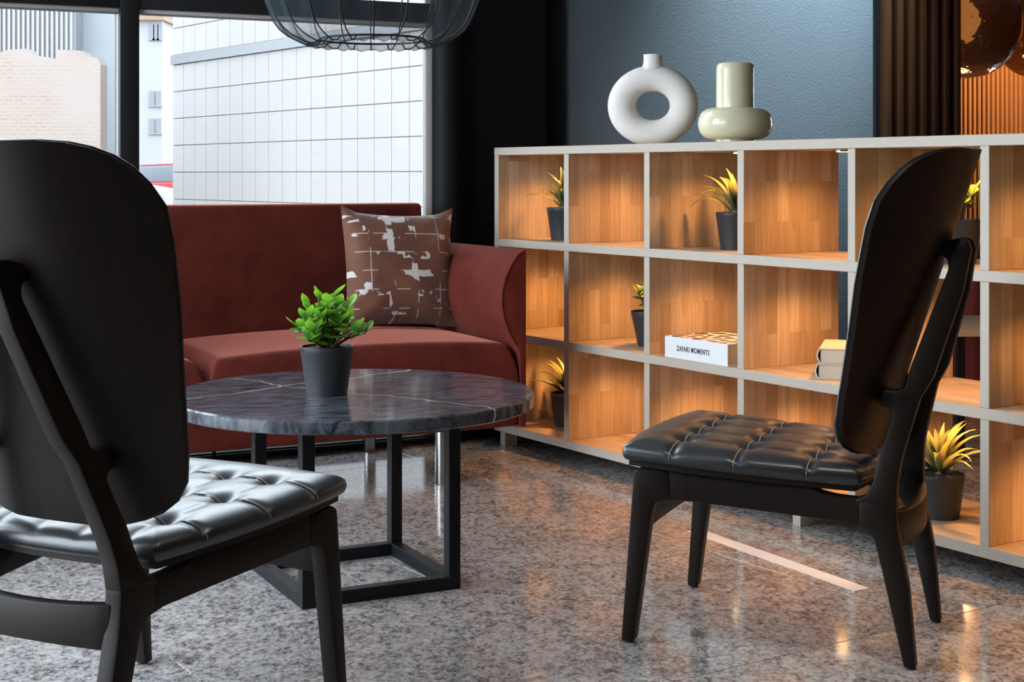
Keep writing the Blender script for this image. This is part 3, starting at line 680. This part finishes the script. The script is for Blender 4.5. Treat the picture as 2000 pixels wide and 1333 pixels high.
# ================================================================== PENDANT LAMP
PC = Vector((-.333, 3.6, 0)); LZ = 1.256
pd = thing('pendant_lamp', 'black wire pendant lamp with sheer fabric hanging over the marble table', 'lamp', PC+Vector((0, 0, LZ)))
PR = [(.125, .016), (.140, .004), (.158, .003), (.180, .012), (.2005, .0225), (.2186, .037), (.232, .055), (.2405, .074), (.249, .095), (.255, .112), (.262, .145), (.265, .18), (.262, .215), (.252, .25), (.232, .285), (.20, .312), (.155, .332), (.11, .342)]
NR = 20
for k in range(NR):
    a = 2*PI*(k+.35)/NR; MB().tube([(r*math.cos(a), r*math.sin(a), z) for r, z in PR], .0016, 6).build('wire_rib', M['blackmetal'], pd)
for r, z in ((.125, .016), (.11, .342)): MB().tube([(r*math.cos(2*PI*i/64), r*math.sin(2*PI*i/64), z) for i in range(64)], .0025, 6, True).build('ring', M['blackmetal'], pd)
def fab(u, v):
    a = 2*PI*u; i = v*(len(PR)-1); j = min(int(i), len(PR)-2); f = i-j
    r = PR[j][0]*(1-f)+PR[j+1][0]*f; z = PR[j][1]*(1-f)+PR[j+1][1]*f
    sag = (1-math.cos(NR*(a-2*PI*.35/NR)))/2
    r2 = r*(1-.030*sag*math.sin(PI*min(1, v*1.3))**.5)
    return (r2*math.cos(a), r2*math.sin(a), z-.006*sag**3*max(0, 1-abs(v-.09)/.09))
MB().grid(fab, 160, 34).build('fabric_shade', M['sheer'], pd, weld=1e-5, ang=180)
MB().lathe([(.0, .345), (.112, .345), (.112, .341)][1:], 40).build('top_plate', M['blackmetal'], pd)
MB().lathe([(.02, .24), (.02, .345)], 20).build('socket', M['blackmetal'], pd); MB().lathe([(.0, .13), (.02, .135), (.04, .16), (.045, .185), (.035, .215), (.018, .24)], 24).build('bulb', M['plaster'], pd)
MB().tube([(0, 0, .345), (0, 0, CZ-LZ)], .003, 8).build('cord', M['blackmetal'], pd); MB().lathe([(.05, CZ-LZ-.025), (.05, CZ-LZ)], 32).build('canopy', M['blackmetal'], pd)

# ================================================================== BEYOND THE BOOKCASE
def pt(px, Y, z=0): return Vector(((px-1000)/2950*Y, Y, z))
o = thing('side_table', 'pale wood topped low table with black legs behind the bookcase', 'table', pt(1872, 5.02), .0)
MB().box(0, .6, 0, .5, .41, .435).build('tabletop', M['woodtop'], o, bevel=.002)
for x in (.0, .575):
    for y in (.01, .465): MB().box(x, x+.025, y, y+.025, 0, .41).build('leg', M['blackmetal'], o)
o = thing('armchair', 'dark red upholstered armchair behind the low wooden table', 'armchair', pt(1945, 6.0), WA)
MB().box(-.35, .35, -.30, .28, .16, .42).build('seat', M['darkred'], o, bevel=.03, seg=3); MB().box(-.35, .35, .20, .34, .16, .66).build('backrest', M['darkred'], o, bevel=.03, seg=3)
for x in (-.40, .33): MB().box(x, x+.08, -.3, .34, .14, .57).build('arm', M['darkred'], o, bevel=.025, seg=3)
for x in (-.3, .3):
    for y in (-.24, .24): MB().lathe([(.012, 0), (.018, .16)], 12).build('leg', M['blackmetal'], o).location = (x, y, 0)
# amber glass pendants
for i, (px, Y, zb, R, lab) in enumerate(((1886, 7.2, 1.41, .26, 'amber blown glass pendant lamp hanging next to the walnut slats'), (2030, 7.5, 1.43, .22, 'second amber blown glass pendant lamp farther from the walnut slats'))):
    o = thing('glass_pendant', lab, 'lamp', pt(px, Y, zb), 0, 'amber glass pendants')
    prof = [(.02, .0)]+[(R*math.sin(t)**.85, R*1.05*(1-math.cos(t))) for t in [.25+k*.145 for k in range(17)]]
    MB().lathe(prof, 48).build('glass_shade', M['amber'], o, ang=180)
    zt = prof[-1][1]
    MB().lathe([(.05, zt-.02), (.045, zt+.05), (.012, zt+.06)], 24).build('cap', M['blackmetal'], o); MB().tube([(0, 0, zt+.06), (0, 0, CZ-zb)], .004, 8).build('cord', M['blackmetal'], o)
    b = MB().lathe([(.0, R*.75), (.03, R*.8), (.042, R*1.0), (.03, R*1.2), (.015, R*1.4)], 20).build('bulb', emit('amber_bulb', (1, .62, .28), 1.5), o)
    light('pendant_bulb', 'POINT', (0, .1, -.30), 3, (1, .58, .25), parent=o, shadow_soft_size=.05)
# ceiling spots out of view, added to brighten the room
dl = MB().lathe([(.055, 0), (.055, -.012), (.042, -.014)], 32).mesh('trim_ring', M['blackmetal']); dlens = emit('unseen_spot_lens', (1, .85, .68), 12); dlm = MB().lathe([(.042, -.010), (.0, -.009)], 32).mesh('lens', dlens)
def unseen_spot(loc, tgt, e, colr, size, label, blend=.6):
    o = thing('unseen_ceiling_spot', label, 'unseen_spot', loc); link('trim_ring', dl, o); link('lens', dlm, o)
    light('unseen_spot_lamp', 'SPOT', Vector(loc)-Vector((0, 0, .03)), e, colr, target=tgt, spot_size=math.radians(size), spot_blend=blend, shadow_soft_size=.05)
p = wall_pt(1.95, -.80, CZ); unseen_spot(p, wall_pt(1.72, .05, 1.75), 290, (.80, .92, 1), 60, 'unseen ceiling spot aimed at the blue wall', 1.0)
unseen_spot((.55, 2.2, CZ), (.45, 2.5, 0), 60, (1, .90, .80), 80, 'unseen spot added above the space before the bookcase', .9)
unseen_spot((-.9, 1.6, CZ), (-.7, 1.9, 0), 18, (1, .92, .84), 90, 'unseen spot added above the chair facing the sofa', .9)
p = wall_pt(5.3, 1.9, CZ); unseen_spot(p, wall_pt(5.5, 2.9, 1.2), 300, (1, .60, .28), 110, 'unseen warm spot added in the far slatted room', 1.0)

# ================================================================== OUTSIDE
struct(MB().box(-80, 60, 5.0, 90, -.30, -.2).build('ground_street', M['asphalt']))
FD = Vector((.593, -.805, 0)).normalized(); FO = Vector((-6.33, 28.2, 0)); FA = math.atan2(FD.y, FD.x)
fb = thing('tiled_building', 'white building across the street clad in square panels with a ledge', 'building', FO, FA)
NCx = 24; PW = .4826; PH = .5
MB().box(0, NCx*PW+6, .02, 9, -.25, 8.0).build('wall', M['grout'], fb, smooth=False)
me = MB().box(.007, PW-.007, -.006, .03, .007, PH-.007).mesh('panel', M['tile'], bevel=.003, seg=1)
for c in range(NCx):
    for r in range(12):
        z = -.01+r*PH if r < 6 else 3.17+(r-6)*PH
        link('panel', me, fb, (c*PW, 0, z))
MB().box(0, NCx*PW+6, -.05, .03, 2.995, 3.165).build('ledge', M['ledge'], fb)
MB().box(NCx*PW, NCx*PW+6, -.004, .03, -.01, 8.0).build('plain_cladding', M['tile'], fb); MB().box(0, NCx*PW, -.004, .03, 6.17, 8.0).build('parapet', M['tile'], fb)
# old brick wall with a broken top edge, before corrugated cladding
def far(px, Y, y): return Vector(((px-1000)/2950*Y, Y, CAM_H+(341-y)*Y/2950))
Yb = 24
pts = [(-240, 330), (-240, 92), (-120, 100), (0, 104), (8, 98), (52, 95), (62, 108), (80, 110), (108, 114), (112, 97), (160, 99), (168, 110), (190, 113), (196, 125), (196, 380), (-240, 380)]
V = [far(a, Yb, b) for a, b in pts]
m = MB(); k = len(V); m.add([(v.x, v.y, v.z) for v in V]+[(v.x, v.y+.4, v.z) for v in V], [tuple(range(k)), tuple(range(2*k-1, k-1, -1))]+[(i, (i+1) % k, k+(i+1) % k, k+i) for i in range(k)])
tag(m.build('brick_wall', M['brick'], None, smooth=False), 'old pinkish brick wall with a broken top edge across the street', 'wall')
o = thing('corrugated_building', 'pale building with vertically ribbed cladding behind the brick wall', 'building')
a = far(-300, 27, 0); b = far(148, 27, 0); MB().box(a.x, b.x, 27, 27.4, -.25, 9).build('wall', M['clad'], o)
m = MB(); n = 48
for i in range(n): x = a.x+(b.x-a.x)*i/n; m.box(x, x+(b.x-a.x)/n*.5, 26.94, 27.02, -.2, 9)
tag(m.build('cladding_ribs', M['tile'], o), kind='stuff')
a = far(150, 27.5, 0); b = far(226, 27.5, 0)
o = thing('rendered_building', 'plain grey blue rendered building beside the brick wall', 'building'); MB().box(a.x, b.x, 27.5, 27.9, -.25, 9.5).build('wall', M['clad2'], o); MB().box(a.x-.05, b.x+.05, 27.45, 27.9, 9.5, 9.65).build('coping', M['ledge'], o)
o = thing('far_building', 'distant pale building with a tiled roof seen down the street', 'building', (0, 0, 0))
a = far(215, 48, 40); b = far(316, 48, 40); MB().box(a.x, b.x, 48, 56, -.25, a.z).build('wall', M['farwall'], o); MB().box(a.x-.1, b.x+.1, 47.8, 56, a.z, a.z+.25).build('roof', M['rust'], o)
for px, y in ((292, 178), (306, 178), (292, 232), (306, 232), (292, 48), (300, 48), (308, 48)):
    p = far(px, 47.99, y); wn_ = MB().box(p.x, p.x+.16, 47.95, 48.02, p.z-.45, p.z).build('window', M['winglass'], o); MB().box(p.x-.03, p.x+.19, 47.93, 48, p.z-.5, p.z-.45).build('sill', M['ledge'], wn_)
def car(label, loc, rz, paint):
    c = thing('parked_car', label, 'car', loc, rz, 'parked cars')
    low = [(-2.1, .28), (-2.12, .62), (-1.95, .82), (-1.0, .92), (1.5, .95), (2.05, .85), (2.12, .45), (2.05, .28)]
    cab = [(-1.0, .92), (-.45, 1.36), (.75, 1.42), (1.5, .95)]
    MB().prism(low, -.85, .85, lambda a, b, h: (a, h, b)).build('body', paint, c, bevel=.05, seg=3); MB().prism(cab, -.74, .74, lambda a, b, h: (a, h, b)).build('cabin', M['winglass'], c, bevel=.04, seg=2)
    MB().prism([(-.42, 1.37), (-.4, 1.40), (.72, 1.455), (.75, 1.42)], -.70, .70, lambda a, b, h: (a, h, b)).build('roof', paint, c, bevel=.01)
    for x in (-1.3, 1.3):
        for y in (-.86, .70): MB().lathe([(.31, 0), (.31, .16), (.2, .17)], 24, fn=lambda p: (p[0], p[2], p[1])).build('wheel', M['tyre'], c).location = (x, y, .31)
    return c
car('red car parked on the street past the tiled building', (pt(285, 42).x, 42, -.2), .3, M['redcar'])
car('white car parked in front of the red one', (-9.15, 31, -.2), 0, M['tile'])
